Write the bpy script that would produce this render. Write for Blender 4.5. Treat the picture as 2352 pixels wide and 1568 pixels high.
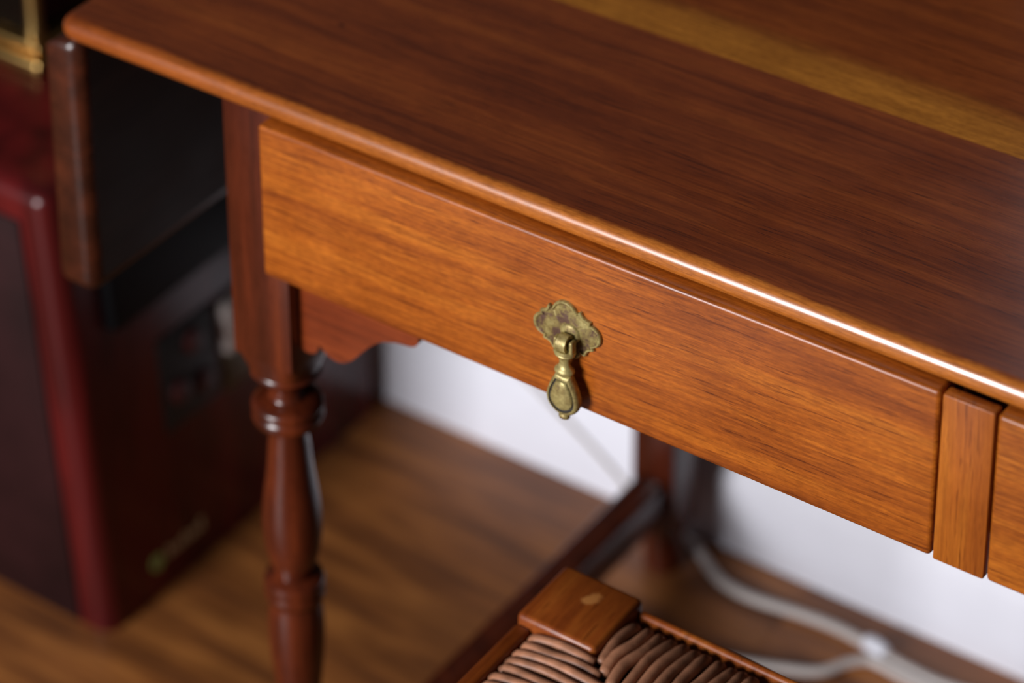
import bpy, bmesh, math, random
from mathutils import Vector, Matrix
random.seed(7)
for o in list(bpy.data.objects): bpy.data.objects.remove(o)
SC = bpy.context.scene
COL = SC.collection

# ------------------------------------------------------------------ camera
cam_d = bpy.data.cameras.new('camera'); cam = bpy.data.objects.new('camera', cam_d); COL.objects.link(cam)
FPX, CX, CY = 7437.1, 567.34, -571.79                     # focal length and principal point (2352 x 1568 frame)
AX = ((0.7860, 0.6170, -0.0391), (0.2429, -0.3664, -0.8982), (-0.5685, 0.6965, -0.4378))
ax, ay, az = [Vector(a).normalized() for a in AX]
ay = (ay - ax * ay.dot(ax)).normalized(); az = ax.cross(ay)
m = Matrix((ax, -ay, -az)).transposed().to_4x4(); m.translation = Vector((1.0644, -1.2979, 1.7709))
cam.matrix_world = m
cam_d.sensor_width = 36.0; cam_d.sensor_fit = 'HORIZONTAL'
cam_d.lens = FPX / 2352 * 36
cam_d.shift_x = (1176 - CX) / 2352; cam_d.shift_y = -(784 - CY) / 2352
cam_d.clip_start = 0.05
cam_d.dof.use_dof = True; cam_d.dof.focus_distance = 1.81; cam_d.dof.aperture_fstop = cam_d.lens / 1000 / 0.030
SC.camera = cam

# ------------------------------------------------------------------ light
W = bpy.data.worlds.new('room_ambience'); SC.world = W; W.use_nodes = True
W.node_tree.nodes['Background'].inputs[0].default_value = (0.75, 0.85, 1.0, 1)
W.node_tree.nodes['Background'].inputs[1].default_value = 0.035
def area(name, loc, target, sx, sy, power, col):
    d = bpy.data.lights.new(name, 'AREA'); d.shape = 'RECTANGLE'; d.size = sx; d.size_y = sy; d.energy = power; d.color = col
    o = bpy.data.objects.new(name, d); COL.objects.link(o); o.location = loc
    o.rotation_euler = (Vector(target) - Vector(loc)).to_track_quat('-Z', 'Y').to_euler(); return o
WIN = (-0.70, -3.25, 1.62)                                 # centre of the window behind the camera
area('window_daylight', WIN, (WIN[0], 0, WIN[2]), 1.15, 1.35, 200, (0.99, 0.975, 1.0))
SC.view_settings.view_transform = 'Standard'; SC.view_settings.look = 'None'
SC.view_settings.gamma = 1; SC.view_settings.use_curve_mapping = False
SC.view_settings.exposure = 0.0

# ------------------------------------------------------------------ materials
def lin(r, g, b):
    f = lambda c: (c / 255 / 12.92) if c / 255 <= 0.04045 else ((c / 255 + 0.055) / 1.055) ** 2.4
    return (f(r), f(g), f(b), 1)
class NT:
    def __init__(s, name):
        s.mat = bpy.data.materials.new(name); s.mat.use_nodes = True
        s.t = s.mat.node_tree; s.n = s.t.nodes; s.b = s.n['Principled BSDF']
    def new(s, typ, **kw):
        x = s.n.new(typ)
        for k, v in kw.items():
            if k.startswith('i_'):
                key = k[2:]; x.inputs[int(key) if key.isdigit() else key].default_value = v
            else: setattr(x, k, v)
        return x
    def link(s, a, b): s.t.links.new(a, b)
    def ramp(s, fac, stops, interp='LINEAR'):
        r = s.new('ShaderNodeValToRGB'); r.color_ramp.interpolation = interp
        e = r.color_ramp.elements
        while len(e) < len(stops): e.new(0.5)
        for q, (p, c) in zip(e, stops): q.position = p; q.color = c if len(c) == 4 else (*c, 1)
        s.link(fac, r.inputs[0]); return r.outputs[0]
    def noise(s, vec, scale, detail=4, rough=0.55, dist=0.0):
        x = s.new('ShaderNodeTexNoise'); x.inputs['Scale'].default_value = scale; x.inputs['Detail'].default_value = detail
        x.inputs['Roughness'].default_value = rough; x.inputs['Distortion'].default_value = dist
        s.link(vec, x.inputs['Vector']); return x.outputs['Fac']
    def mapping(s, vec, scale, loc=(0, 0, 0), rot=(0, 0, 0)):
        x = s.new('ShaderNodeMapping'); x.inputs['Scale'].default_value = scale; x.inputs['Location'].default_value = loc
        x.inputs['Rotation'].default_value = rot; s.link(vec, x.inputs['Vector']); return x.outputs[0]
    def mix(s, fac, a, b, mode='MIX'):
        x = s.new('ShaderNodeMix', data_type='RGBA', blend_type=mode)
        for sock, v in ((x.inputs[0], fac), (x.inputs[6], a), (x.inputs[7], b)):
            if hasattr(v, 'links') or hasattr(v, 'is_linked'): s.link(v, sock)
            else: sock.default_value = v
        return x.outputs[2]

def wood(name, dark, mid, light, axis='X', rough=0.3, loc=(0, 0, 0), streak=1.0, sap=None, tilt=0.0, coat=0.0, figure=1.0, spec=0.5, wear=None):
    """stained hardwood: grain runs along the axis; streaks, fibre, pores, blotches"""
    t = NT(name)
    tc = t.new('ShaderNodeTexCoord').outputs['Object']
    def sc(a, c): return {'X': (a, c, c), 'Y': (c, a, c), 'Z': (c, c, a)}[axis]
    base = t.mapping(tc, (1, 1, 1), loc, (0, tilt, 0))
    warp = t.noise(base, 9, 2)
    wv = t.new('ShaderNodeVectorMath', operation='SCALE'); wv.inputs[3].default_value = 0.008
    cvec = t.new('ShaderNodeTexNoise'); cvec.inputs['Scale'].default_value = 7; cvec.inputs['Detail'].default_value = 2; t.link(base, cvec.inputs['Vector'])
    t.link(cvec.outputs['Color'], wv.inputs[0])
    add = t.new('ShaderNodeVectorMath', operation='ADD'); t.link(base, add.inputs[0]); t.link(wv.outputs[0], add.inputs[1])
    v = add.outputs[0]
    bands = t.noise(t.mapping(v, sc(2.2, 56)), 1, 6, 0.66)
    fine = t.noise(t.mapping(v, sc(14, 560)), 1, 4, 0.62)
    fleck = t.noise(t.mapping(v, sc(190, 680)), 1, 3, 0.6)
    pores = t.noise(t.mapping(v, sc(38, 900), (3, 5, 1)), 1, 2, 0.5)
    blotch = t.noise(v, 16, 4, 0.6)
    c = t.ramp(bands, [(0.30, dark), (0.5, mid), (0.70, light)])
    f1 = t.ramp(fine, [(0.33, (0.62, 0.55, 0.5)), (0.62, (1.12, 1.12, 1.12))])
    c = t.mix(0.75 * streak, c, f1, 'MULTIPLY')
    f2 = t.ramp(fleck, [(0.35, (0.72, 0.68, 0.62)), (0.65, (1.22, 1.24, 1.2))])
    c = t.mix(0.6 * figure, c, f2, 'MULTIPLY')
    f3 = t.ramp(pores, [(0.30, (0.42, 0.34, 0.3)), (0.40, (1, 1, 1))])
    c = t.mix(0.8, c, f3, 'MULTIPLY')
    f4 = t.ramp(blotch, [(0.3, (0.78, 0.70, 0.66)), (0.7, (1.14, 1.14, 1.1))])
    c = t.mix(0.8, c, f4, 'MULTIPLY')
    lines = t.noise(t.mapping(v, sc(4.5, 230), (7, 3, 9)), 1, 3, 0.55)
    f5 = t.ramp(lines, [(0.30, (0.50, 0.42, 0.38)), (0.39, (1, 1, 1))])
    c = t.mix(0.75, c, f5, 'MULTIPLY')
    # sparse dark specks and small nicks
    vo = t.new('ShaderNodeTexVoronoi'); vo.inputs['Scale'].default_value = 1
    t.link(t.mapping(base, sc(18, 48)), vo.inputs['Vector'])
    sp = t.ramp(vo.outputs['Distance'], [(0.035, (0.2, 0.13, 0.1)), (0.075, (1, 1, 1))])
    rnd = t.ramp(vo.outputs['Color'], [(0.72, (0, 0, 0)), (0.75, (1, 1, 1))])
    c = t.mix(rnd, c, t.mix(1.0, c, sp, 'MULTIPLY'))
    if sap:   # pale sapwood strip along one edge of the board
        y0, y1, y2, col = sap
        sepn = t.new('ShaderNodeSeparateXYZ'); t.link(tc, sepn.inputs[0])
        wob = t.new('ShaderNodeMath', operation='MULTIPLY_ADD'); wob.inputs[1].default_value = 0.030; wob.inputs[2].default_value = -0.015
        t.link(t.noise(t.mapping(tc, (5, 40, 5)), 1, 4), wob.inputs[0])
        ad = t.new('ShaderNodeMath', operation='ADD'); t.link(sepn.outputs[1], ad.inputs[0]); t.link(wob.outputs[0], ad.inputs[1])
        mr = t.new('ShaderNodeMapRange', interpolation_type='SMOOTHSTEP'); mr.inputs[1].default_value = y1; mr.inputs[2].default_value = y2
        mr.inputs[3].default_value = 1; mr.inputs[4].default_value = 0; t.link(ad.outputs[0], mr.inputs[0])
        sc_ = t.mix(0.85, col, f1, 'MULTIPLY'); sc_ = t.mix(0.6, sc_, f2, 'MULTIPLY'); sc_ = t.mix(0.7, sc_, f3, 'MULTIPLY'); sc_ = t.mix(0.5, sc_, f4, 'MULTIPLY')
        c = t.mix(mr.outputs[0], c, sc_)
    if wear:  # finish rubbed paler along the front moulding
        ye, col = wear
        sw = t.new('ShaderNodeSeparateXYZ'); t.link(tc, sw.inputs[0])
        wn = t.new('ShaderNodeMath', operation='MULTIPLY_ADD'); wn.inputs[1].default_value = 0.006; wn.inputs[2].default_value = -0.003
        t.link(t.noise(t.mapping(tc, (60, 60, 60)), 1, 4, 0.65), wn.inputs[0])
        wa = t.new('ShaderNodeMath', operation='ADD'); t.link(sw.outputs[1], wa.inputs[0]); t.link(wn.outputs[0], wa.inputs[1])
        mr = t.new('ShaderNodeMapRange', interpolation_type='SMOOTHSTEP'); mr.inputs[1].default_value = ye + 0.0040; mr.inputs[2].default_value = ye + 0.0085
        mr.inputs[3].default_value = 1; mr.inputs[4].default_value = 0; t.link(wa.outputs[0], mr.inputs[0])
        mx = t.new('ShaderNodeMapRange'); mx.inputs[1].default_value = -0.18; mx.inputs[2].default_value = 0.20; mx.inputs[3].default_value = 0.12; mx.inputs[4].default_value = 1
        t.link(sw.outputs[0], mx.inputs[0])
        mm_ = t.new('ShaderNodeMath', operation='MULTIPLY'); t.link(mr.outputs[0], mm_.inputs[0]); t.link(mx.outputs[0], mm_.inputs[1])
        wc = t.mix(0.6, col, f1, 'MULTIPLY'); wc = t.mix(0.6, wc, f2, 'MULTIPLY'); wc = t.mix(0.5, wc, f3, 'MULTIPLY')
        c = t.mix(mm_.outputs[0], c, wc)
    t.link(c, t.b.inputs['Base Color'])
    rr = t.new('ShaderNodeMapRange'); rr.inputs[3].default_value = rough * 0.8; rr.inputs[4].default_value = rough * 1.25
    t.link(blotch, rr.inputs[0]); t.link(rr.outputs[0], t.b.inputs['Roughness'])
    t.b.inputs['Specular IOR Level'].default_value = spec
    bp = t.new('ShaderNodeBump'); bp.inputs['Strength'].default_value = 0.05; bp.inputs['Distance'].default_value = 0.001
    t.link(fine, bp.inputs['Height']); t.link(bp.outputs[0], t.b.inputs['Normal'])
    t.b.inputs['Coat Weight'].default_value = coat; t.b.inputs['Coat Roughness'].default_value = 0.12
    return t.mat

def plain(name, col, rough=0.5, metallic=0.0, var=0.15, nscale=30, coat=0.0, bump=0.0, spec=0.5):
    t = NT(name); tc = t.new('ShaderNodeTexCoord').outputs['Object']
    n = t.noise(tc, nscale, 4)
    k = t.ramp(n, [(0.3, (1 - var,) * 3), (0.7, (1 + var,) * 3)])
    t.link(t.mix(1.0, col, k, 'MULTIPLY'), t.b.inputs['Base Color'])
    t.b.inputs['Roughness'].default_value = rough; t.b.inputs['Metallic'].default_value = metallic
    t.b.inputs['Coat Weight'].default_value = coat; t.b.inputs['Coat Roughness'].default_value = 0.06
    t.b.inputs['Specular IOR Level'].default_value = spec
    if bump:
        bp = t.new('ShaderNodeBump'); bp.inputs['Strength'].default_value = bump; bp.inputs['Distance'].default_value = 0.001
        t.link(n, bp.inputs['Height']); t.link(bp.outputs[0], t.b.inputs['Normal'])
    return t.mat

def brass(name, sh=0.0):
    t = NT(name); tc = t.new('ShaderNodeTexCoord').outputs['Object']
    n = t.noise(tc, 130, 5, 0.65); n2 = t.noise(t.mapping(tc, (1, 1, 1), (4, 2, 7)), 420, 3, 0.6)
    c = t.ramp(n, [(0.36 + sh, lin(96, 70, 56)), (0.46 + sh, lin(140, 122, 72)), (0.62 + sh, lin(176, 162, 104))])
    c = t.mix(0.5, c, t.ramp(n2, [(0.35, (0.6, 0.58, 0.55)), (0.6, (1.1, 1.1, 1.1))]), 'MULTIPLY')
    t.link(c, t.b.inputs['Base Color']); t.b.inputs['Metallic'].default_value = 0.42
    rg = t.new('ShaderNodeMapRange'); rg.inputs[1].default_value = 0.35; rg.inputs[2].default_value = 0.65
    rg.inputs[3].default_value = 0.55; rg.inputs[4].default_value = 0.36; t.link(n, rg.inputs[0]); t.link(rg.outputs[0], t.b.inputs['Roughness'])
    bp = t.new('ShaderNodeBump'); bp.inputs['Strength'].default_value = 0.08; bp.inputs['Distance'].default_value = 0.0005
    t.link(n2, bp.inputs['Height']); t.link(bp.outputs[0], t.b.inputs['Normal'])
    return t.mat

def plank_mat(name):
    t = NT(name); tc = t.new('ShaderNodeTexCoord').outputs['Object']
    oi = t.new('ShaderNodeObjectInfo').outputs['Random']
    cmb = t.new('ShaderNodeCombineXYZ')
    mu = t.new('ShaderNodeMath', operation='MULTIPLY'); mu.inputs[1].default_value = 37.0; t.link(oi, mu.inputs[0])
    for i in range(3): t.link(mu.outputs[0], cmb.inputs[i])
    ad = t.new('ShaderNodeVectorMath', operation='ADD'); t.link(tc, ad.inputs[0]); t.link(cmb.outputs[0], ad.inputs[1])
    v = ad.outputs[0]
    a = t.noise(t.mapping(v, (4, 45, 4)), 1, 5, 0.6, 0.6); b = t.noise(t.mapping(v, (12, 300, 12)), 1, 3)
    blot = t.noise(t.mapping(v, (9, 22, 9)), 1, 3)
    c = t.ramp(a, [(0.32, lin(96, 56, 30)), (0.5, lin(140, 86, 42)), (0.68, lin(172, 112, 56))])
    c = t.mix(0.6, c, t.ramp(b, [(0.35, (0.7, 0.66, 0.62)), (0.6, (1.08, 1.08, 1.08))]), 'MULTIPLY')
    c = t.mix(0.7, c, t.ramp(blot, [(0.35, (0.6, 0.55, 0.55)), (0.6, (1.1, 1.08, 1.05))]), 'MULTIPLY')
    k = t.ramp(oi, [(0.0, (0.82, 0.80, 0.78)), (1.0, (1.12, 1.1, 1.08))])
    c = t.mix(1.0, c, k, 'MULTIPLY')
    t.link(c, t.b.inputs['Base Color']); t.b.inputs['Roughness'].default_value = 0.42
    return t.mat

def lacquer(name):
    t = NT(name); tc = t.new('ShaderNodeTexCoord').outputs['Object']
    n = t.noise(t.mapping(tc, (30, 30, 3)), 1, 5, 0.6, 0.8)
    c = t.ramp(n, [(0.3, lin(48, 13, 13)), (0.55, lin(84, 20, 20)), (0.75, lin(104, 27, 25))])
    t.link(c, t.b.inputs['Base Color']); t.b.inputs['Roughness'].default_value = 0.25; t.b.inputs['Specular IOR Level'].default_value = 0.3
    return t.mat

TOPM = wood('tabletop_wood_front', lin(98, 40, 13), lin(128, 58, 18), lin(148, 74, 24), 'X', 0.27, (0, 0, 0), figure=0.5, spec=0.95, wear=(0.0065, lin(172, 100, 36)))
TOPM2 = wood('tabletop_wood_rear', lin(96, 42, 13), lin(126, 60, 19), lin(144, 74, 24), 'X', 0.2, (2.3, 1.1, 0.4), figure=0.5,
             sap=(0.204, 0.222, 0.254, lin(178, 113, 38)))
DRAWM = wood('drawer_wood', lin(122, 57, 14), lin(160, 85, 21), lin(181, 105, 30), 'X', 0.36, (0.7, 0.3, 1.9), tilt=0.02, figure=1.0)
DRAWM2 = wood('second_drawer_wood', lin(116, 55, 14), lin(156, 84, 22), lin(178, 105, 30), 'X', 0.36, (5.7, 2.3, 0.9), tilt=0.02, figure=1.0)
DIVM = wood('divider_wood', lin(124, 60, 18), lin(156, 84, 25), lin(172, 102, 31), 'Z', 0.32, (0.2, 0.5, 0.1), streak=0.7, figure=0.3)
LEGM = wood('leg_wood', lin(52, 21, 11), lin(80, 32, 16), lin(104, 45, 20), 'Z', 0.24, (0.1, 0.9, 0.2), streak=0.5, figure=0.25)
BRKM = wood('bracket_wood', lin(84, 34, 14), lin(118, 50, 20), lin(142, 68, 26), 'X', 0.3, (1.2, 0.1, 0.2), streak=0.6, figure=0.3)
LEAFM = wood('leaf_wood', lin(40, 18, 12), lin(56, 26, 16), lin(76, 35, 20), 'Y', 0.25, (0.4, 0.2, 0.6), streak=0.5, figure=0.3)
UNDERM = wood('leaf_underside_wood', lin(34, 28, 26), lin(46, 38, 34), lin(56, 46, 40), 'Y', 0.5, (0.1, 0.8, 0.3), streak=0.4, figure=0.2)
STOOLM = wood('stool_wood', lin(118, 54, 18), lin(146, 74, 24), lin(168, 98, 36), 'Y', 0.38, (0.8, 0.4, 0.2), streak=0.4, figure=0.4)
def scuff(mat, centre, size, col):
    """a pale rubbed patch at one spot of the wood"""
    m2 = mat.copy(); m2.name = 'scuffed_stool_wood'; nt = m2.node_tree; b = nt.nodes['Principled BSDF']
    src = b.inputs['Base Color'].links[0].from_socket
    tc = nt.nodes.new('ShaderNodeTexCoord'); mp = nt.nodes.new('ShaderNodeMapping'); mp.vector_type = 'TEXTURE'
    mp.inputs['Location'].default_value = centre; mp.inputs['Scale'].default_value = size; mp.inputs['Rotation'].default_value = (0, 0, math.radians(60))
    nt.links.new(tc.outputs['Object'], mp.inputs[0])
    ln = nt.nodes.new('ShaderNodeVectorMath'); ln.operation = 'LENGTH'; nt.links.new(mp.outputs[0], ln.inputs[0])
    nz = nt.nodes.new('ShaderNodeTexNoise'); nz.inputs['Scale'].default_value = 90; nz.inputs['Detail'].default_value = 4; nt.links.new(tc.outputs['Object'], nz.inputs['Vector'])
    ad = nt.nodes.new('ShaderNodeMath'); ad.operation = 'MULTIPLY_ADD'; ad.inputs[1].default_value = 1.8; nt.links.new(nz.outputs['Fac'], ad.inputs[0]); nt.links.new(ln.outputs['Value'], ad.inputs[2])
    mr = nt.nodes.new('ShaderNodeMapRange'); mr.inputs[1].default_value = 1.75; mr.inputs[2].default_value = 1.45; nt.links.new(ad.outputs[0], mr.inputs[0])
    mx = nt.nodes.new('ShaderNodeMix'); mx.data_type = 'RGBA'; nt.links.new(mr.outputs[0], mx.inputs[0]); nt.links.new(src, mx.inputs[6]); mx.inputs[7].default_value = col
    nt.links.new(mx.outputs[2], b.inputs['Base Color']); return m2
STOOLB = scuff(STOOLM, (0.2415, 0.0010, 0.450), (0.011, 0.0055, 0.02), lin(196, 128, 66))
RUSHM = plain('rush_cord', lin(168, 116, 86), 0.45, var=0.35, nscale=90, bump=0.3)
_t = RUSHM.node_tree; _b = _t.nodes['Principled BSDF']; _s = _b.inputs['Base Color'].links[0].from_socket
_oi = _t.nodes.new('ShaderNodeObjectInfo'); _mr = _t.nodes.new('ShaderNodeMapRange'); _mr.inputs[3].default_value = 0.72; _mr.inputs[4].default_value = 1.1
_t.links.new(_oi.outputs['Random'], _mr.inputs[0]); _vm = _t.nodes.new('ShaderNodeVectorMath'); _vm.operation = 'SCALE'
_t.links.new(_s, _vm.inputs[0]); _t.links.new(_mr.outputs[0], _vm.inputs[3]); _t.links.new(_vm.outputs[0], _b.inputs['Base Color'])
RUSHD = plain('rush_core', lin(40, 26, 18), 0.8)
BRASS = brass('aged_brass', -0.06); BRASSP = brass('stained_brass', 0.05); BRASSD = plain('brass_groove_dirt', lin(58, 54, 50), 0.6, 0.4)
BRASSG = plain('polished_brass', lin(182, 148, 90), 0.28, 1.0, var=0.08)
WHITE = plain('white_skirting_paint', lin(222, 223, 232), 0.45, var=0.02)
WALLM = plain('dark_wall_paint', lin(30, 25, 21), 0.8, var=0.06, bump=0.1)
WALLW = plain('white_wall_paint', lin(205, 200, 192), 0.8, var=0.03, bump=0.1)
PLANK = plank_mat('floor_plank_wood'); SUB = plain('subfloor', lin(40, 24, 14), 0.8)
LACQ = lacquer('red_lacquer')
BLACK = plain('black_plastic', lin(8, 9, 11), 0.5, var=0.1, spec=0.1)
DARKP = plain('dark_front_panel', lin(36, 15, 16), 0.5, var=0.35, nscale=14, spec=0.2)
BLACKM = plain('black_matt', lin(12, 12, 10), 0.6, var=0.1)
REDB = plain('dark_red_plastic', lin(64, 16, 15), 0.5, var=0.1)
GREEN = plain('green_print', lin(150, 172, 92), 0.5, var=0.05)
BEIGE = plain('beige_print', lin(190, 164, 120), 0.5, var=0.1)
OLIVE = plain('olive_plastic', lin(84, 72, 40), 0.5, var=0.1)
CORDW = plain('white_cable_rubber', lin(190, 181, 176), 0.4, var=0.05)
WIREM = plain('beige_wire_rubber', lin(188, 178, 164), 0.5, var=0.05)
GLASSD = plain('smoked_dark_glass', lin(16, 13, 9), 0.1, var=0.05)

# ------------------------------------------------------------------ mesh helpers
def link_mesh(name, bm, mat, parent=None, smooth=True, auto=True):
    me = bpy.data.meshes.new(name); bmesh.ops.recalc_face_normals(bm, faces=bm.faces[:]); bm.to_mesh(me); bm.free()
    mats = mat if isinstance(mat, (list, tuple)) else [mat]
    for q in mats: me.materials.append(q)
    if smooth:
        me.polygons.foreach_set('use_smooth', [True] * len(me.polygons))
        if auto: me.set_sharp_from_angle(angle=math.radians(38))
    o = bpy.data.objects.new(name, me); COL.objects.link(o)
    if parent: o.parent = parent
    return o
def thing(name, label, cat, group=None):
    o = bpy.data.objects.new(name, None); COL.objects.link(o); o.empty_display_size = 0.05
    o['label'] = label; o['category'] = cat
    if group: o['group'] = group
    return o
def tag(o, label, cat, group=None):
    o['label'] = label; o['category'] = cat
    if group: o['group'] = group
    return o
def box(x0, x1, y0, y1, z0, z1, bev=0.0, seg=3, sel=None):
    bm = bmesh.new()
    r = bmesh.ops.create_cube(bm, size=1)
    for v in bm.verts:
        v.co = Vector(((x0 + x1) / 2 + v.co.x * (x1 - x0), (y0 + y1) / 2 + v.co.y * (y1 - y0), (z0 + z1) / 2 + v.co.z * (z1 - z0)))
    if bev:
        ed = [e for e in bm.edges if sel is None or sel((e.verts[0].co + e.verts[1].co) / 2)]
        bmesh.ops.bevel(bm, geom=ed, offset=bev, segments=seg, profile=0.5, affect='EDGES', clamp_overlap=True)
    return bm
def add_box(bm, *a, **k):
    b = box(*a, **k); me = bpy.data.meshes.new('tmp'); b.to_mesh(me); b.free(); bm.from_mesh(me); bpy.data.meshes.remove(me)
def lathe_into(bm, prof, cx, cy, n=40, sx=1.0, sy=1.0):
    """prof: list of (z, r); axis vertical"""
    rings = []
    for z, r in prof:
        rings.append([bm.verts.new((cx + sx * r * math.cos(2 * math.pi * i / n), cy + sy * r * math.sin(2 * math.pi * i / n), z)) for i in range(n)])
    for a, b in zip(rings, rings[1:]):
        for i in range(n): bm.faces.new((a[i], a[(i + 1) % n], b[(i + 1) % n], b[i]))
    bm.faces.new(rings[0][::-1]); bm.faces.new(rings[-1])
    return rings
def smooth_pts(pts, n=8):
    out = []
    P = [Vector(p) for p in pts]
    for i in range(len(P) - 1):
        p0 = P[max(i - 1, 0)]; p1 = P[i]; p2 = P[i + 1]; p3 = P[min(i + 2, len(P) - 1)]
        for k in range(n):
            t = k / n
            out.append(0.5 * ((2 * p1) + (p2 - p0) * t + (2 * p0 - 5 * p1 + 4 * p2 - p3) * t * t + (3 * p1 - p0 - 3 * p2 + p3) * t ** 3))
    out.append(P[-1]); return out
def tube_into(bm, pts, r, n=10, cap=True):
    P = [Vector(p) for p in pts]; rings = []
    up = Vector((0, 0, 1))
    for i, p in enumerate(P):
        d = (P[min(i + 1, len(P) - 1)] - P[max(i - 1, 0)]).normalized()
        s = d.cross(up)
        if s.length < 1e-4: s = d.cross(Vector((0, 1, 0)))
        s.normalize(); u = s.cross(d).normalized()
        rr = r(i / (len(P) - 1)) if callable(r) else r
        rings.append([bm.verts.new(p + (s * math.cos(2 * math.pi * k / n) + u * math.sin(2 * math.pi * k / n)) * rr) for k in range(n)])
    for a, b in zip(rings, rings[1:]):
        for k in range(n): bm.faces.new((a[k], a[(k + 1) % n], b[(k + 1) % n], b[k]))
    if cap: bm.faces.new(rings[0][::-1]); bm.faces.new(rings[-1])
def prism_xz(bm, pts, y0, y1):
    a = [bm.verts.new((x, y0, z)) for x, z in pts]; b = [bm.verts.new((x, y1, z)) for x, z in pts]
    n = len(pts)
    bm.faces.new(a); bm.faces.new(b[::-1])
    for i in range(n): bm.faces.new((a[i], b[i], b[(i + 1) % n], a[(i + 1) % n]))

# ------------------------------------------------------------------ the setting
YW = 0.56
fl = link_mesh('floor', box(-2.6, 3.0, -3.4, YW + 0.02, -0.06, -0.0125), SUB, smooth=False)
fl['kind'] = 'structure'; fl['label'] = 'brown wooden plank floor'
PW = 0.0925
tmpl = {}
row = 0; y1 = YW
while y1 > -1.2:
    y0 = y1 - PW
    x = -1.7 + (row * 0.47) % 0.9 - 0.5
    while x < 2.2:
        L = 1.15
        if L not in tmpl:
            p = link_mesh('plank', box(0, L - 0.0006, 0, PW - 0.0006, -0.012, 0), PLANK, fl); tmpl[L] = p
        else:
            p = tmpl[L].copy(); COL.objects.link(p); p.parent = fl
        p.location = (x, y0, 0)
        x += L
    y1 = y0; row += 1
o = link_mesh('wall_back', box(-2.6, 3.0, YW + 0.015, YW + 0.15, -0.02, 2.6), WALLM, smooth=False); o['kind'] = 'structure'; o['label'] = 'dark wall behind the desk above the white skirting'
# skirting board with moulded top
bm = bmesh.new()
prof = [(YW, 0), (YW, 0.070), (YW + 0.003, 0.074), (YW + 0.004, 0.080), (YW + 0.008, 0.088), (YW + 0.015, 0.094), (YW + 0.015, 0)]
a = [bm.verts.new((-2.6, y, z)) for y, z in prof]; b = [bm.verts.new((3.0, y, z)) for y, z in prof]
bm.faces.new(a); bm.faces.new(b[::-1])
for i in range(len(prof)): bm.faces.new((a[i], a[(i + 1) % len(prof)], b[(i + 1) % len(prof)], b[i]))
o = link_mesh('baseboard_back', bm, WHITE); o['kind'] = 'structure'; o['label'] = 'white painted skirting board along the wall'
# unseen white window shape, added so the tabletop reflects a pale sheen
w2 = link_mesh('sheen_reflector', box(0.29, 1.25, YW + 0.002, YW + 0.0148, 0.80, 2.1), WHITE, smooth=False); w2['kind'] = 'structure'
w2['label'] = 'added white window shape above the desk, for the sheen on the tabletop'
for (x0, x1, z0, z1) in ((0.29, 0.35, 0.80, 2.1), (1.19, 1.25, 0.80, 2.1), (0.35, 1.19, 2.04, 2.1)):
    link_mesh('reflector_casing', box(x0, x1, YW - 0.012, YW + 0.002, z0, z1, 0.003, 2), WHITE, w2)
link_mesh('reflector_sill', box(0.26, 1.28, YW - 0.035, YW + 0.002, 0.775, 0.80, 0.004, 2), WHITE, w2)
# wall behind the camera with the window the daylight comes through
yf = -3.30; wx0, wx1, wz0, wz1 = WIN[0] - 0.62, WIN[0] + 0.62, WIN[2] - 0.72, WIN[2] + 0.72
bm = bmesh.new()
add_box(bm, -2.6, wx0, yf - 0.12, yf, -0.0125, 2.6); add_box(bm, wx1, 3.0, yf - 0.12, yf, -0.0125, 2.6)
add_box(bm, wx0, wx1, yf - 0.12, yf, -0.0125, wz0); add_box(bm, wx0, wx1, yf - 0.12, yf, wz1, 2.6)
o = link_mesh('wall_front', bm, WALLW, smooth=False); o['kind'] = 'structure'; o['label'] = 'wall behind the viewer with the daylight window'
bm = bmesh.new()
for (x0, x1, z0, z1) in ((wx0, wx0 + 0.05, wz0, wz1), (wx1 - 0.05, wx1, wz0, wz1), (wx0, wx1, wz0, wz0 + 0.05), (wx0, wx1, wz1 - 0.05, wz1), (WIN[0] - 0.02, WIN[0] + 0.02, wz0, wz1)):
    add_box(bm, x0, x1, yf - 0.10, yf - 0.05, z0, z1, bev=0.004)
w1 = link_mesh('window_1', bm, WHITE); w1['kind'] = 'structure'; w1['label'] = 'window behind the viewer'

# ------------------------------------------------------------------ the desk
desk = thing('writing_desk', 'reddish-brown wooden drop-leaf desk with drawers and turned legs', 'desk')
XR = 0.953                                # mirror: right half repeats the left about x = 0.4765
MX = lambda x: XR - x
ZT0, ZT1 = 0.6998, 0.7162
YT0, YJ, YT1 = 0.0065, 0.2040, 0.534
XL, XRR = -0.1685, MX(-0.1685)
R_ = 0.0078
def board(y0, y1, fr, bk, mat):
    bm = box(XL, XRR, y0, y1, ZT0, ZT1)
    vert = [e for e in bm.edges if abs(e.verts[0].co.z - e.verts[1].co.z) > 0.005 and ((fr and abs(e.verts[0].co.y - y0) < 1e-5) or (bk and abs(e.verts[0].co.y - y1) < 1e-5))]
    bmesh.ops.bevel(bm, geom=vert, offset=0.012, segments=6, profile=0.5, affect='EDGES')
    ed = []
    for e in bm.edges:
        a, b = e.verts[0].co, e.verts[1].co
        if abs(a.z - b.z) > 1e-5: continue                      # top and bottom outline only
        if not fr and abs(a.y - y0) < 1e-5 and abs(b.y - y0) < 1e-5: continue   # the joint stays square
        if not bk and abs(a.y - y1) < 1e-5 and abs(b.y - y1) < 1e-5: continue
        ed.append(e)
    bmesh.ops.bevel(bm, geom=ed, offset=R_, segments=7, profile=0.5, affect='EDGES', clamp_overlap=True)
    return link_mesh('tabletop_board', bm, mat, desk)
tb = board(YT0, YJ - 0.0001, True, False, TOPM); tb['label'] = 'reddish front board of the desk top'
tb = board(YJ + 0.0001, YT1, False, True, TOPM2); tb['label'] = 'rear board of the desk top with a pale sapwood strip along its front edge'

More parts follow.
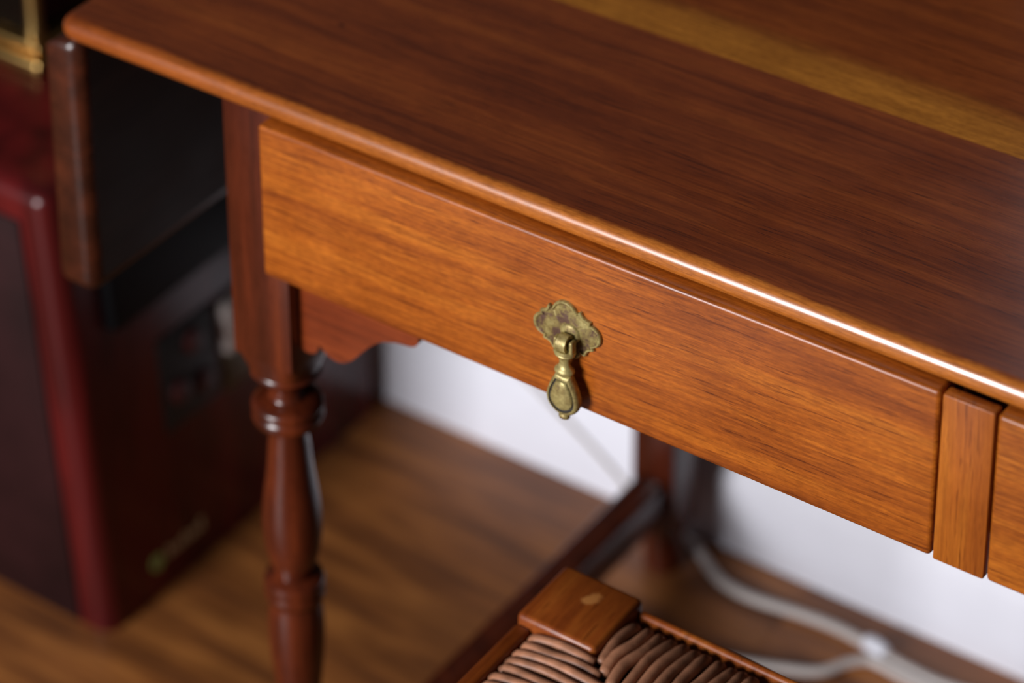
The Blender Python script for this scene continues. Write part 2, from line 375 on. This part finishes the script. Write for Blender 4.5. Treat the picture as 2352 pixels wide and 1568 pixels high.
# hanging leaves
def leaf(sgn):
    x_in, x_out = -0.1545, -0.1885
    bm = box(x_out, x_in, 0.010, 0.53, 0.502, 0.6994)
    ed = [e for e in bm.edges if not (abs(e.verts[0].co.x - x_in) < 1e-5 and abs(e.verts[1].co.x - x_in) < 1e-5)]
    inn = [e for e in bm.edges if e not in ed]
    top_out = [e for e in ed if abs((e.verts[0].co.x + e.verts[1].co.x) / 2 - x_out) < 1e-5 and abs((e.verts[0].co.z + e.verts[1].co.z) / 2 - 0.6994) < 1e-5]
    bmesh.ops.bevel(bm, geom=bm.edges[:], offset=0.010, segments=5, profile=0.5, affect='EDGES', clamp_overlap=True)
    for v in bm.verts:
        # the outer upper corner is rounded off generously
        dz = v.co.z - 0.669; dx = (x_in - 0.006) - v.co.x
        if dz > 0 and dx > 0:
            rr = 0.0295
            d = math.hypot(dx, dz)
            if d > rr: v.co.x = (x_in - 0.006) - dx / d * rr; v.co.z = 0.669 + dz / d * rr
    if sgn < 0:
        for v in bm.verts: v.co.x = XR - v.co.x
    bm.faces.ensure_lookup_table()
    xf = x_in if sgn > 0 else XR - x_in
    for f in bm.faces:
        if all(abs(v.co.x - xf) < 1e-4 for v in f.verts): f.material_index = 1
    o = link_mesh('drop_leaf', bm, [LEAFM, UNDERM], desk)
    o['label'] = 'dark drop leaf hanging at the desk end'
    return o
leaf(1); leaf(-1)

# legs
LX, LY = -0.0147, 0.0365; H = 0.0235
def leg_profile():
    p = [(0.4935, 0.0222), (0.4915, 0.0236), (0.4895, 0.0238), (0.4878, 0.0226), (0.4858, 0.0190), (0.4835, 0.0156), (0.480, 0.0124), (0.475, 0.0110), (0.4705, 0.0112), (0.4682, 0.0125),
         (0.4672, 0.0165), (0.4662, 0.0205), (0.4645, 0.0230), (0.462, 0.0240), (0.4592, 0.0234), (0.4578, 0.0222), (0.4562, 0.0234), (0.4535, 0.0240),
         (0.450, 0.0230), (0.4472, 0.0195), (0.4452, 0.0150), (0.4430, 0.0128), (0.439, 0.0127),
         (0.430, 0.0139), (0.420, 0.0146), (0.410, 0.0156), (0.400, 0.0169), (0.390, 0.0183), (0.380, 0.0195), (0.370, 0.0202), (0.362, 0.0203), (0.352, 0.0196), (0.342, 0.0182), (0.332, 0.0158), (0.3255, 0.0134), (0.3215, 0.0128), (0.3205, 0.0160), (0.3185, 0.0198), (0.316, 0.0207), (0.313, 0.0207), (0.3108, 0.0200), (0.3092, 0.0200), (0.307, 0.0208), (0.304, 0.0206), (0.3015, 0.0192), (0.3, 0.0176),
         (0.2985, 0.0172), (0.2945, 0.0180), (0.287, 0.0189), (0.276, 0.0194), (0.264, 0.0191), (0.252, 0.0184), (0.240, 0.0172), (0.228, 0.0160), (0.218, 0.0148), (0.210, 0.0138),
         (0.207, 0.0142), (0.205, 0.0175), (0.202, 0.0195), (0.199, 0.0197), (0.196, 0.0180), (0.194, 0.0170), (0.190, 0.0185), (0.186, 0.0195)]
    return p
def make_leg(cx, cy):
    bm = bmesh.new()
    # upper square block with tapered lower corners
    bb = [(-H, -H), (H, -H), (H, H), (-H, H)]
    add_box(bm, cx - H, cx + H, cy - H, cy + H, 0.5065, ZT0, bev=0.0012, seg=2)
    # transition: square to round
    n = 32; rings = []
    for z, k in ((0.5085, 0.0), (0.503, 0.22), (0.4985, 0.5), (0.494, 0.8), (0.4895, 1.0)):
        ring = []
        for i in range(n):
            a = 2 * math.pi * (i + 0.5) / n; c, s = math.cos(a), math.sin(a)
            q = (H - 0.0006) / max(abs(c), abs(s)); r = q * (1 - k) + 0.0226 * k
            r = min(r, H * 1.414 * (1 - k) + 0.0226 * k)
            ring.append(bm.verts.new((cx + r * c, cy + r * s, z)))
        rings.append(ring)
    for a, b in zip(rings, rings[1:]):
        for i in range(n): bm.faces.new((a[i], a[(i + 1) % n], b[(i + 1) % n], b[i]))
    lathe_into(bm, [(z, r) for z, r in leg_profile() if z < 0.4940], cx, cy, 36)
    add_box(bm, cx - 0.0195, cx + 0.0195, cy - 0.0195, cy + 0.0195, 0.042, 0.187, bev=0.0025, seg=2)
    lathe_into(bm, [(0.046, 0.0185), (0.040, 0.0172), (0.030, 0.0168), (0.015, 0.0162), (0.0, 0.0155)], cx, cy, 30)
    return link_mesh('leg', bm, LEGM, desk)
YB = 0.4975 + 0.0195
for lx in (LX, MX(LX)):
    for ly in (LY, YB): make_leg(lx, ly)
# side stretchers (front to back) and aprons
for s in (1, -1):
    xa, xb = (LX - 0.0135, LX + 0.0135)
    if s < 0: xa, xb = MX(xb), MX(xa)
    link_mesh('stretcher', box(xa, xb, LY + 0.0195, YB - 0.0195, 0.062, 0.0985, 0.005, 3), LEGM, desk)
    xa, xb = (LX - 0.012, LX + 0.008)
    if s < 0: xa, xb = MX(xb), MX(xa)
    link_mesh('side_apron', box(xa, xb, LY + H, YB - H, 0.565, ZT0, 0.001, 1), BRKM, desk)
link_mesh('back_apron', box(LX + H, MX(LX) - H, YB - 0.006, YB + 0.012, 0.595, ZT0, 0.001, 1), BRKM, desk)
link_mesh('front_rail', box(LX + H, MX(LX) - H, 0.0215, 0.042, 0.600, ZT0, 0.001, 1), BRKM, desk)
# scalloped brackets
BR = [(0.0088, 0.601), (0.0088, 0.5229), (0.0120, 0.5212), (0.0160, 0.5212), (0.0205, 0.5230), (0.0222, 0.5262), (0.0240, 0.5308), (0.0256, 0.5290), (0.0285, 0.5264), (0.0338, 0.5243), (0.0380, 0.5238), (0.0424, 0.5249),
      (0.0465, 0.5272), (0.0501, 0.5304), (0.0542, 0.5352), (0.0582, 0.5399), (0.0625, 0.5450), (0.0669, 0.5492), (0.0712, 0.5527), (0.0754, 0.5552), (0.0838, 0.5580), (0.0900, 0.5590), (0.0950, 0.5596), (0.0988, 0.5612), (0.1012, 0.5645), (0.1030, 0.601)]
for s in (1, -1):
    bm = bmesh.new(); pts = BR if s > 0 else [(MX(x), z) for x, z in BR][::-1]
    prism_xz(bm, pts, 0.0235, 0.0385)
    ed = [e for e in bm.edges if abs(e.verts[0].co.y - 0.0235) < 1e-6 and abs(e.verts[1].co.y - 0.0235) < 1e-6]
    o = link_mesh('scalloped_bracket', bm, BRKM, desk); o['label'] = 'scalloped wooden bracket under the drawer beside the leg'
# divider
dv = link_mesh('drawer_divider', box(0.4614, 0.4918, 0.0, 0.0090, 0.5885, 0.6992, 0.0013, 2), DIVM, desk)
dv['label'] = 'upright wooden strip between the two drawers'

# drawers with drop pulls
def drawer(x0, x1, mat, label):
    d = link_mesh('drawer', box(x0, x1, 0.0, 0.0212, 0.589, 0.6996, 0.0027, 4), mat, desk); d['label'] = label
    link_mesh('drawer_box', box(x0 + 0.02, x1 - 0.02, 0.0425, 0.45, 0.612, 0.690, 0.001, 1), BRKM, d)
    return d
d1 = drawer(0.0, 0.4600, DRAWM, 'orange-brown drawer front with a brass drop pull')
d2 = drawer(0.4932, 0.953, DRAWM2, 'neighbouring drawer front cut off by the picture edge')

def pull_plate(px, pz, par):
    q = [(0.0, 19.6), (2.6, 19.2), (5.2, 17.9), (7.2, 15.9), (8.3, 14.0), (8.9, 13.2), (9.6, 14.2), (10.6, 14.9), (11.5, 14.5), (12.1, 12.9), (13.4, 11.2), (15.0, 10.2), (16.6, 9.9), (17.5, 9.6), (17.6, 8.7), (17.0, 7.7), (17.1, 7.3), (18.6, 7.0), (21.0, 5.7), (22.8, 3.4), (23.5, 0.0)]
    pts = q + [(x, -z) for x, z in q[-2::-1]]
    pts = pts + [(-x, z) for x, z in pts[-2:0:-1]]
    a = math.radians(7); pts = [(x * math.cos(a) - z * math.sin(a), x * math.sin(a) + z * math.cos(a)) for x, z in pts]
    bm = bmesh.new(); rings = []
    for s, y in ((1.0, 0.0), (1.0, -0.0014), (0.985, -0.0021), (0.955, -0.0025), (0.915, -0.0024), (0.865, -0.00145), (0.78, -0.0015), (0.55, -0.0023), (0.3, -0.0027)):
        rings.append([bm.verts.new((px + x * s / 1000, y, pz + z * s / 1000)) for x, z in pts])
    n = len(pts)
    for a_, b_ in zip(rings, rings[1:]):
        for i in range(n):
            f = bm.faces.new((a_[i], a_[(i + 1) % n], b_[(i + 1) % n], b_[i]))
            if rings.index(a_) >= 4: f.material_index = 1
    bm.faces.new(rings[0][::-1]); bm.faces.new(rings[-1]).material_index = 1
    o = link_mesh('back_plate', bm, [BRASS, BRASSP], par); o['label'] = 'aged brass escutcheon plate with lobed edge'; return o
def pull_eye(px, pz, par, yd):
    """post with a rolled loop that carries the drop"""
    bm = bmesh.new()
    # collar on the plate
    n = 20; rings = []
    for y, r in ((-0.0022, 0.0068), (-0.0034, 0.0064), (-0.0042, 0.0052)):
        rings.append([bm.verts.new((px + r * math.cos(2 * math.pi * i / n), y, pz + r * math.sin(2 * math.pi * i / n))) for i in range(n)])
    for a_, b_ in zip(rings, rings[1:]):
        for i in range(n): bm.faces.new((a_[i], a_[(i + 1) % n], b_[(i + 1) % n], b_[i]))
    bm.faces.new(rings[-1]); bm.faces.new(rings[0][::-1])
    # strap bent round in the y-z plane, 6 mm wide
    w = 0.0031; ro, ri = 0.0056, 0.0036; cy, cz = yd, pz - 0.0030
    path = []
    for k in range(15):
        a = math.radians(35 + (330 - 35) * k / 14)
        path.append((math.cos(a), math.sin(a)))
    outer = [(cy + c * ro, cz + s * ro) for c, s in path]; inner = [(cy + c * ri, cz + s * ri) for c, s in path]
    A = [[bm.verts.new((px + sx * w, y, z)) for y, z in outer] for sx in (-1, 1)]
    B = [[bm.verts.new((px + sx * w, y, z)) for y, z in inner] for sx in (-1, 1)]
    for i in range(14):
        bm.faces.new((A[0][i], A[0][i + 1], A[1][i + 1], A[1][i])); bm.faces.new((B[0][i], B[1][i], B[1][i + 1], B[0][i + 1]))
        for k in (0, 1): bm.faces.new((A[k][i], A[k][i + 1], B[k][i + 1], B[k][i]))
    for i in (0, 14): bm.faces.new((A[0][i], A[1][i], B[1][i], B[0][i]))
    return link_mesh('pull_eye', bm, BRASS, par)
def pull_drop(px, pz, par, yd):
    bm = bmesh.new(); mm = 0.001
    # two prongs and the pin through the loop
    for s in (-1, 1):
        add_box(bm, px + s * 5.3 * mm - 1.3 * mm, px + s * 5.3 * mm + 1.3 * mm, yd - 2.6 * mm, yd + 2.6 * mm, pz - 8.2 * mm, pz + 0.2 * mm, bev=0.0011, seg=3)
    b2 = bmesh.new(); tube_into(b2, [(px - 6.4 * mm, yd, pz - 3 * mm), (px, yd, pz - 3 * mm), (px + 6.4 * mm, yd, pz - 3 * mm)], 1.5 * mm, 12)
    me = bpy.data.meshes.new('tmp'); b2.to_mesh(me); b2.free(); bm.from_mesh(me); bpy.data.meshes.remove(me)
    prof = [(-7.4, 6.2), (-7.9, 6.9), (-8.9, 7.1), (-9.5, 6.6), (-9.8, 6.3), (-10.3, 6.6), (-11.0, 6.3), (-11.9, 5.0), (-13.2, 4.0), (-15, 3.4), (-17, 3.3), (-18.8, 3.9), (-20.3, 5.0), (-21.2, 6.1), (-22.4, 6.4), (-23.4, 6.0), (-24.0, 5.3), (-24.6, 5.0)]
    lathe_into(bm, [(pz + z * mm, r * mm) for z, r in prof], px, yd, 32, 1.0, 0.78)
    lathe_into(bm, [(pz + z * mm, r * mm) for z, r in [(-51.8, 2.4), (-52.8, 2.6), (-53.4, 3.3), (-54.6, 3.7), (-55.8, 3.4), (-56.6, 2.2), (-56.9, 0.8)]], px, yd, 24, 1.0, 0.8)
    # flattened pear-shaped body
    def half_w(t):                        # t: 0 top .. 1 bottom
        pts = [(0, 5.0), (0.08, 6.0), (0.2, 7.8), (0.35, 9.6), (0.5, 10.8), (0.62, 11.1), (0.74, 10.6), (0.84, 9.2), (0.92, 6.8), (0.97, 4.3), (1, 2.0)]
        for (a, va), (b, vb) in zip(pts, pts[1:]):
            if t <= b: k = (t - a) / (b - a); return va + (vb - va) * k
        return pts[-1][1]
    zt, zb = -24.2, -53.0
    N = 48; outline = []
    for i in range(N // 2 + 1): t = i / (N // 2); t = 0.5 - 0.5 * math.cos(math.pi * t); outline.append((half_w(t), zt + (zb - zt) * t))
    outline = outline + [(-x, z) for x, z in outline[::-1]]
    cz = -38.6
    def ring(s, y, ins=False):
        out = []
        for x, z in outline:
            xx = x * s; zz = cz + (z - cz) * s
            if ins: zz = min(zz, cz + (zt - cz) * 0.80 - 0.02 * xx * xx)
            out.append(bm.verts.new((px + xx * mm, yd + y * mm, pz + zz * mm)))
        return out
    R = [ring(1.0, 0.0), ring(0.985, -1.7), ring(0.94, -3.0), ring(0.87, -3.7), ring(0.80, -3.85, True), ring(0.765, -2.9, True), ring(0.70, -2.8, True), ring(0.665, -3.9, True), ring(0.58, -4.5, True), ring(0.35, -5.0), ring(0.12, -5.2)]
    n = len(outline); dirt = []
    for k, (a, b) in enumerate(zip(R, R[1:])):
        for i in range(n):
            try: f = bm.faces.new((a[i], a[(i + 1) % n], b[(i + 1) % n], b[i]))
            except ValueError: continue
            if k in (4, 5): f.material_index = 1
    bm.faces.new(R[-1])
    bk = [R[0], ring(0.97, 1.9), ring(0.88, 3.0), ring(0.5, 3.4)]
    for a, b in zip(bk, bk[1:]):
        for i in range(n): bm.faces.new((a[i], b[i], b[(i + 1) % n], a[(i + 1) % n]))
    bm.faces.new(bk[-1])
    o = link_mesh('pull_drop', bm, [BRASS, BRASSD], par); o['label'] = 'brass pear-shaped drop with engraved oval'; return o
for d, x in ((d1, 0.2262), (d2, 0.7232)):
    pull_plate(x, 0.6425, d); pull_eye(x + 0.0030, 0.6420, d, -0.0085); pull_drop(x + 0.0030, 0.6420, d, -0.0085)

# ------------------------------------------------------------------ the rush-seated stool
stool = thing('rush_stool', 'rush-seated wooden stool pushed under the drawer, with an orange-brown corner block', 'stool')
SX0, SX1, SY0, SY1, SZ = 0.2125, 0.650, -0.390, 0.0205, 0.450
BW = 0.0555
for (x0, y0) in ((SX0, SY1 - BW), (SX1 - BW, SY1 - BW), (SX0, SY0), (SX1 - BW, SY0)):
    bm = bmesh.new()
    add_box(bm, x0, x0 + BW, y0, y0 + BW, 0.375, SZ, bev=0.0035, seg=3)
    lathe_into(bm, [(0.38, 0.021), (0.36, 0.024), (0.30, 0.023), (0.2, 0.0205), (0.1, 0.019), (0.0, 0.017)], x0 + BW / 2, y0 + BW / 2, 24)
    link_mesh('leg', bm, STOOLB if x0 < 0.3 and y0 > -0.1 else STOOLM, stool)
for (xa, xb, ya, yb) in ((SX0 + 0.0005, SX0 + 0.011, SY0 + BW, SY1 - BW), (SX1 - 0.011, SX1 - 0.0005, SY0 + BW, SY1 - BW), (SX0 + BW, SX1 - BW, SY1 - 0.0075, SY1 - 0.0015), (SX0 + BW, SX1 - BW, SY0 + 0.0015, SY0 + 0.0075)):
    link_mesh('seat_rail', box(xa, xb, ya, yb, 0.400, SZ - 0.0065, 0.0025, 3), STOOLM, stool)
for ya in (SY0 + 0.018, SY1 - 0.037): link_mesh('stretcher', box(SX0 + BW - 0.012, SX1 - BW + 0.012, ya, ya + 0.018, 0.155, 0.180, 0.006, 3), STOOLM, stool)
for xa in (SX0 + 0.018, SX1 - 0.037): link_mesh('stretcher', box(xa, xa + 0.018, SY0 + BW - 0.012, SY1 - BW + 0.012, 0.115, 0.140, 0.006, 3), STOOLM, stool)
bm = box(SX0 + 0.0125, SX1 - 0.0125, SY0 + 0.010, SY1 - 0.010, 0.414, 0.4335, 0.004, 2)
link_mesh('seat_core', bm, RUSHD, stool)
ix0, ix1, iy0, iy1 = SX0 + BW, SX1 - BW, SY0 + BW, SY1 - BW
px_, py_ = 0.0080, 0.0080
nx = int((ix1 - ix0) / px_); px_ = (ix1 - ix0) / nx; ny = int((iy1 - iy0) / py_); py_ = (iy1 - iy0) / ny
cx_, cy_ = (ix0 + ix1) / 2, (iy0 + iy1) / 2
def cord(p_out, p_in, r, ph, outdir):
    a = Vector(p_out); b = Vector(p_in); L = (b - a).length
    side = Vector((-(b - a).y, (b - a).x, 0)).normalized()
    pts = []
    o = Vector(outdir)
    pts.append(a - Vector((0, 0, 0.0235)) + o * 0.0012)
    pts.append(a - Vector((0, 0, 0.0095)) + o * 0.0010)
    n = max(3, int(L / 0.022))
    for k in range(n + 1):
        t = k / n; d = L * t
        z = -0.0030 * math.exp(-d / 0.010) + 0.0028 * (1 - math.exp(-d / 0.05)) - 0.0022 * (1 if k == n else 0)
        w = side * (0.0011 * math.sin(ph + t * 4.0 + d * 40) + 0.0008 * math.sin(ph * 2.7 + d * 90))
        pts.append(a.lerp(b, t) + Vector((0, 0, z)) + w)
    pts = smooth_pts(pts, 3)
    bm = bmesh.new(); f = random.uniform(0.92, 1.08)
    tube_into(bm, pts, lambda t: r * f * (1 + 0.06 * math.sin(ph + t * 9)), 8)
    link_mesh('rush_cord', bm, RUSHM, stool, auto=False)
for i in range(nx):
    x = ix0 + (i + 0.5) * px_; t = (i + 0.5) / nx
    dep = (0.5 - abs(t - 0.5)) * (iy1 - iy0)
    ph = random.uniform(0, 6.28)
    cord((x, SY1 - 0.0165, 0.4440), (x, iy1 - dep + 0.002, 0.4440), px_ * 0.45, ph, (0, 0, 0))
    cord((x, SY0 + 0.0165, 0.4440), (x, iy0 + dep - 0.002, 0.4440), px_ * 0.45, ph + 1, (0, 0, 0))
for i in range(ny):
    y = iy0 + (i + 0.5) * py_; t = (i + 0.5) / ny
    dep = (0.5 - abs(t - 0.5)) * (ix1 - ix0)
    ph = random.uniform(0, 6.28)
    cord((SX0 + 0.0165, y, 0.4440), (ix0 + dep - 0.002, y, 0.4440), py_ * 0.46, ph, (0, 0, 0))
    cord((SX1 - 0.0165, y, 0.4440), (ix1 - dep + 0.002, y, 0.4440), py_ * 0.46, ph + 2, (0, 0, 0))

# ------------------------------------------------------------------ dark red lacquered cabinet
cab = thing('lacquered_cabinet', 'dark red glossy lacquered cabinet standing behind the hanging desk leaf', 'cabinet')
KX0, KX1, KY0, KY1, KZ = -0.70, -0.325, 0.183, 0.548, 0.437
def lean(bm):
    for v in bm.verts: v.co.y -= 0.082 * max(v.co.z, 0) * max(0.0, min(1.0, (KY1 - v.co.y) / (KY1 - KY0)))
    return bm
bm = box(KX0, KX1, KY0, KY1, 0.0, KZ)
ed = [e for e in bm.edges if abs((e.verts[0].co.z + e.verts[1].co.z) / 2) > 1e-4]
bmesh.ops.bevel(bm, geom=ed, offset=0.016, segments=6, profile=0.5, affect='EDGES')
link_mesh('body', lean(bm), LACQ, cab)
bm = lean(box(KX0 + 0.02, KX1 - 0.030, KY0 - 0.003, KY0 + 0.006, 0.002, KZ - 0.030, 0.0015, 2)); link_mesh('front_panel', bm, DARKP, cab)['label'] = 'dark brown front panel'
bm = lean(box(KX1 - 0.004, KX1 + 0.012, 0.222, 0.545, 0.288, 0.405, 0.006, 4)); link_mesh('black_side_panel', bm, BLACK, cab)['label'] = 'black rounded panel on the cabinet side'
bm = lean(box(KX1 - 0.004, KX1 + 0.0025, 0.274, 0.340, 0.150, 0.243, 0.002, 2)); pl = link_mesh('socket_plate', bm, BLACKM, cab); pl['label'] = 'matt black plate low on the cabinet side'
for (y, z) in ((0.292, 0.184), (0.320, 0.176), (0.312, 0.222)):
    bm = bmesh.new(); n = 18; rings = []
    for dx, r in ((0.0, 0.011), (0.003, 0.011), (0.005, 0.009), (0.0055, 0.005)):
        rings.append([bm.verts.new((KX1 + 0.0025 + dx, y + r * math.cos(2 * math.pi * i / n), z + r * math.sin(2 * math.pi * i / n))) for i in range(n)])
    for a, b in zip(rings, rings[1:]):
        for i in range(n): bm.faces.new((a[i], a[(i + 1) % n], b[(i + 1) % n], b[i]))
    bm.faces.new(rings[0][::-1]); bm.faces.new(rings[-1])
    link_mesh('red_cap', lean(bm), REDB, pl)
bm = lean(box(KX1 - 0.002, KX1 + 0.010, 0.345, 0.390, 0.186, 0.236, 0.004, 3)); link_mesh('white_block', bm, CORDW, cab)['label'] = 'small white block on the cabinet side'
bm = lean(box(KX1 - 0.002, KX1 + 0.004, 0.345, 0.390, 0.146, 0.185, 0.003, 2)); link_mesh('olive_plate', bm, OLIVE, cab)['label'] = 'small olive plate under the white block'
# maker's strip low on the side: green dot and pale lettering-like strokes too blurred to read
bm = bmesh.new(); n = 20; rings = []
for dx, r in ((0.0, 0.008), (0.0008, 0.008)):
    rings.append([bm.verts.new((KX1 + dx, 0.247 + r * math.cos(2 * math.pi * i / n), 0.034 + r * math.sin(2 * math.pi * i / n))) for i in range(n)])
for i in range(n): bm.faces.new((rings[0][i], rings[0][(i + 1) % n], rings[1][(i + 1) % n], rings[1][i]))
bm.faces.new(rings[1]); bm.faces.new(rings[0][::-1])
link_mesh('green_dot', lean(bm), GREEN, cab)
bm = bmesh.new()
yy = 0.259
for wv, hv in ((0.005, 0.011), (0.0045, 0.008), (0.005, 0.008), (0.004, 0.011), (0.0055, 0.008), (0.0045, 0.008), (0.005, 0.012)):
    add_box(bm, KX1 - 0.0003, KX1 + 0.0006, yy, yy + wv, 0.030, 0.030 + hv); yy += wv + 0.0022
link_mesh('pale_lettering', lean(bm), BEIGE, cab)

# brass-framed dark glass case on the cabinet
clk = thing('brass_case', 'brass-framed dark glass case on top of the red cabinet', 'case')
qx, qy, qz = -0.4385, 0.2700, 0.4365
link_mesh('base', box(qx - 0.16, qx, qy, qy + 0.12, qz, qz + 0.016, 0.004, 3), BRASSG, clk)
link_mesh('base_step', box(qx - 0.152, qx - 0.008, qy + 0.008, qy + 0.112, qz + 0.016, qz + 0.024, 0.003, 3), BRASSG, clk)
link_mesh('glass_body', box(qx - 0.140, qx - 0.020, qy + 0.020, qy + 0.100, qz + 0.024, qz + 0.190, 0.001, 1), GLASSD, clk)
for (x, y) in ((qx - 0.020, qy + 0.020), (qx - 0.140, qy + 0.020), (qx - 0.020, qy + 0.100), (qx - 0.140, qy + 0.100)):
    bm = bmesh.new(); lathe_into(bm, [(qz + 0.024, 0.0085), (qz + 0.032, 0.0085), (qz + 0.036, 0.0065), (qz + 0.105, 0.0072), (qz + 0.178, 0.0065), (qz + 0.182, 0.0085), (qz + 0.190, 0.0085)], x, y, 20)
    link_mesh('column', bm, BRASSG, clk)
link_mesh('top_plate', box(qx - 0.155, qx - 0.005, qy + 0.005, qy + 0.115, qz + 0.190, qz + 0.204, 0.004, 3), BRASSG, clk)

# ------------------------------------------------------------------ cables by the skirting
bm = bmesh.new()
tube_into(bm, smooth_pts([(-0.03, 0.552, 0.0045), (-0.008, 0.5475, 0.0045), (0.0083, 0.5383, 0.0045), (0.036, 0.5200, 0.0045), (0.0667, 0.5150, 0.0045), (0.1108, 0.5212, 0.0045), (0.1447, 0.5235, 0.0045), (0.1777, 0.5193, 0.0045), (0.2050, 0.5150, 0.0045), (0.2400, 0.514, 0.0045), (0.29, 0.522, 0.0045), (0.40, 0.535, 0.0045), (0.7, 0.54, 0.0045)], 6), 0.0044, 10)
cab1 = tag(link_mesh('power_cable', bm, CORDW), 'thick white cable snaking over the floor along the skirting board', 'cable', 'white cables on the floor')
bm = bmesh.new(); tube_into(bm, smooth_pts([(0.168, 0.5215, 0.0055), (0.172, 0.5208, 0.0064), (0.1777, 0.5196, 0.0070), (0.184, 0.5184, 0.0064), (0.188, 0.5175, 0.0055)], 4), lambda t: 0.0046 + 0.0024 * math.sin(math.pi * t) ** 0.5, 14)
link_mesh('cable_clip', bm, WHITE, cab1)['label'] = 'white clip holding two cables together'
bm = bmesh.new()
tube_into(bm, smooth_pts([(0.020, 0.430, 0.004), (0.080, 0.440, 0.004), (0.1241, 0.4567, 0.004), (0.1539, 0.472, 0.004), (0.1671, 0.4930, 0.004), (0.1780, 0.5050, 0.004), (0.1900, 0.5065, 0.004), (0.2050, 0.5048, 0.004), (0.240, 0.5038, 0.004), (0.29, 0.5130, 0.004), (0.40, 0.526, 0.004), (0.7, 0.531, 0.004)], 6), 0.0040, 10)
tag(link_mesh('power_cable', bm, CORDW), 'white cable curving out from behind the stool to join the other cable', 'cable', 'white cables on the floor')
bm = bmesh.new()
tube_into(bm, smooth_pts([(-0.25, 0.557, 0.115), (-0.21, 0.5568, 0.102), (-0.175, 0.5565, 0.088), (-0.1385, 0.5565, 0.0659), (-0.110, 0.5565, 0.0475), (-0.0843, 0.5565, 0.0293), (-0.066, 0.5565, 0.0130), (-0.050, 0.5530, 0.0022), (-0.020, 0.545, 0.0018)], 6), 0.0013, 8)
tag(link_mesh('thin_wire', bm, WIREM), 'thin beige wire slanting down the white skirting board', 'wire')
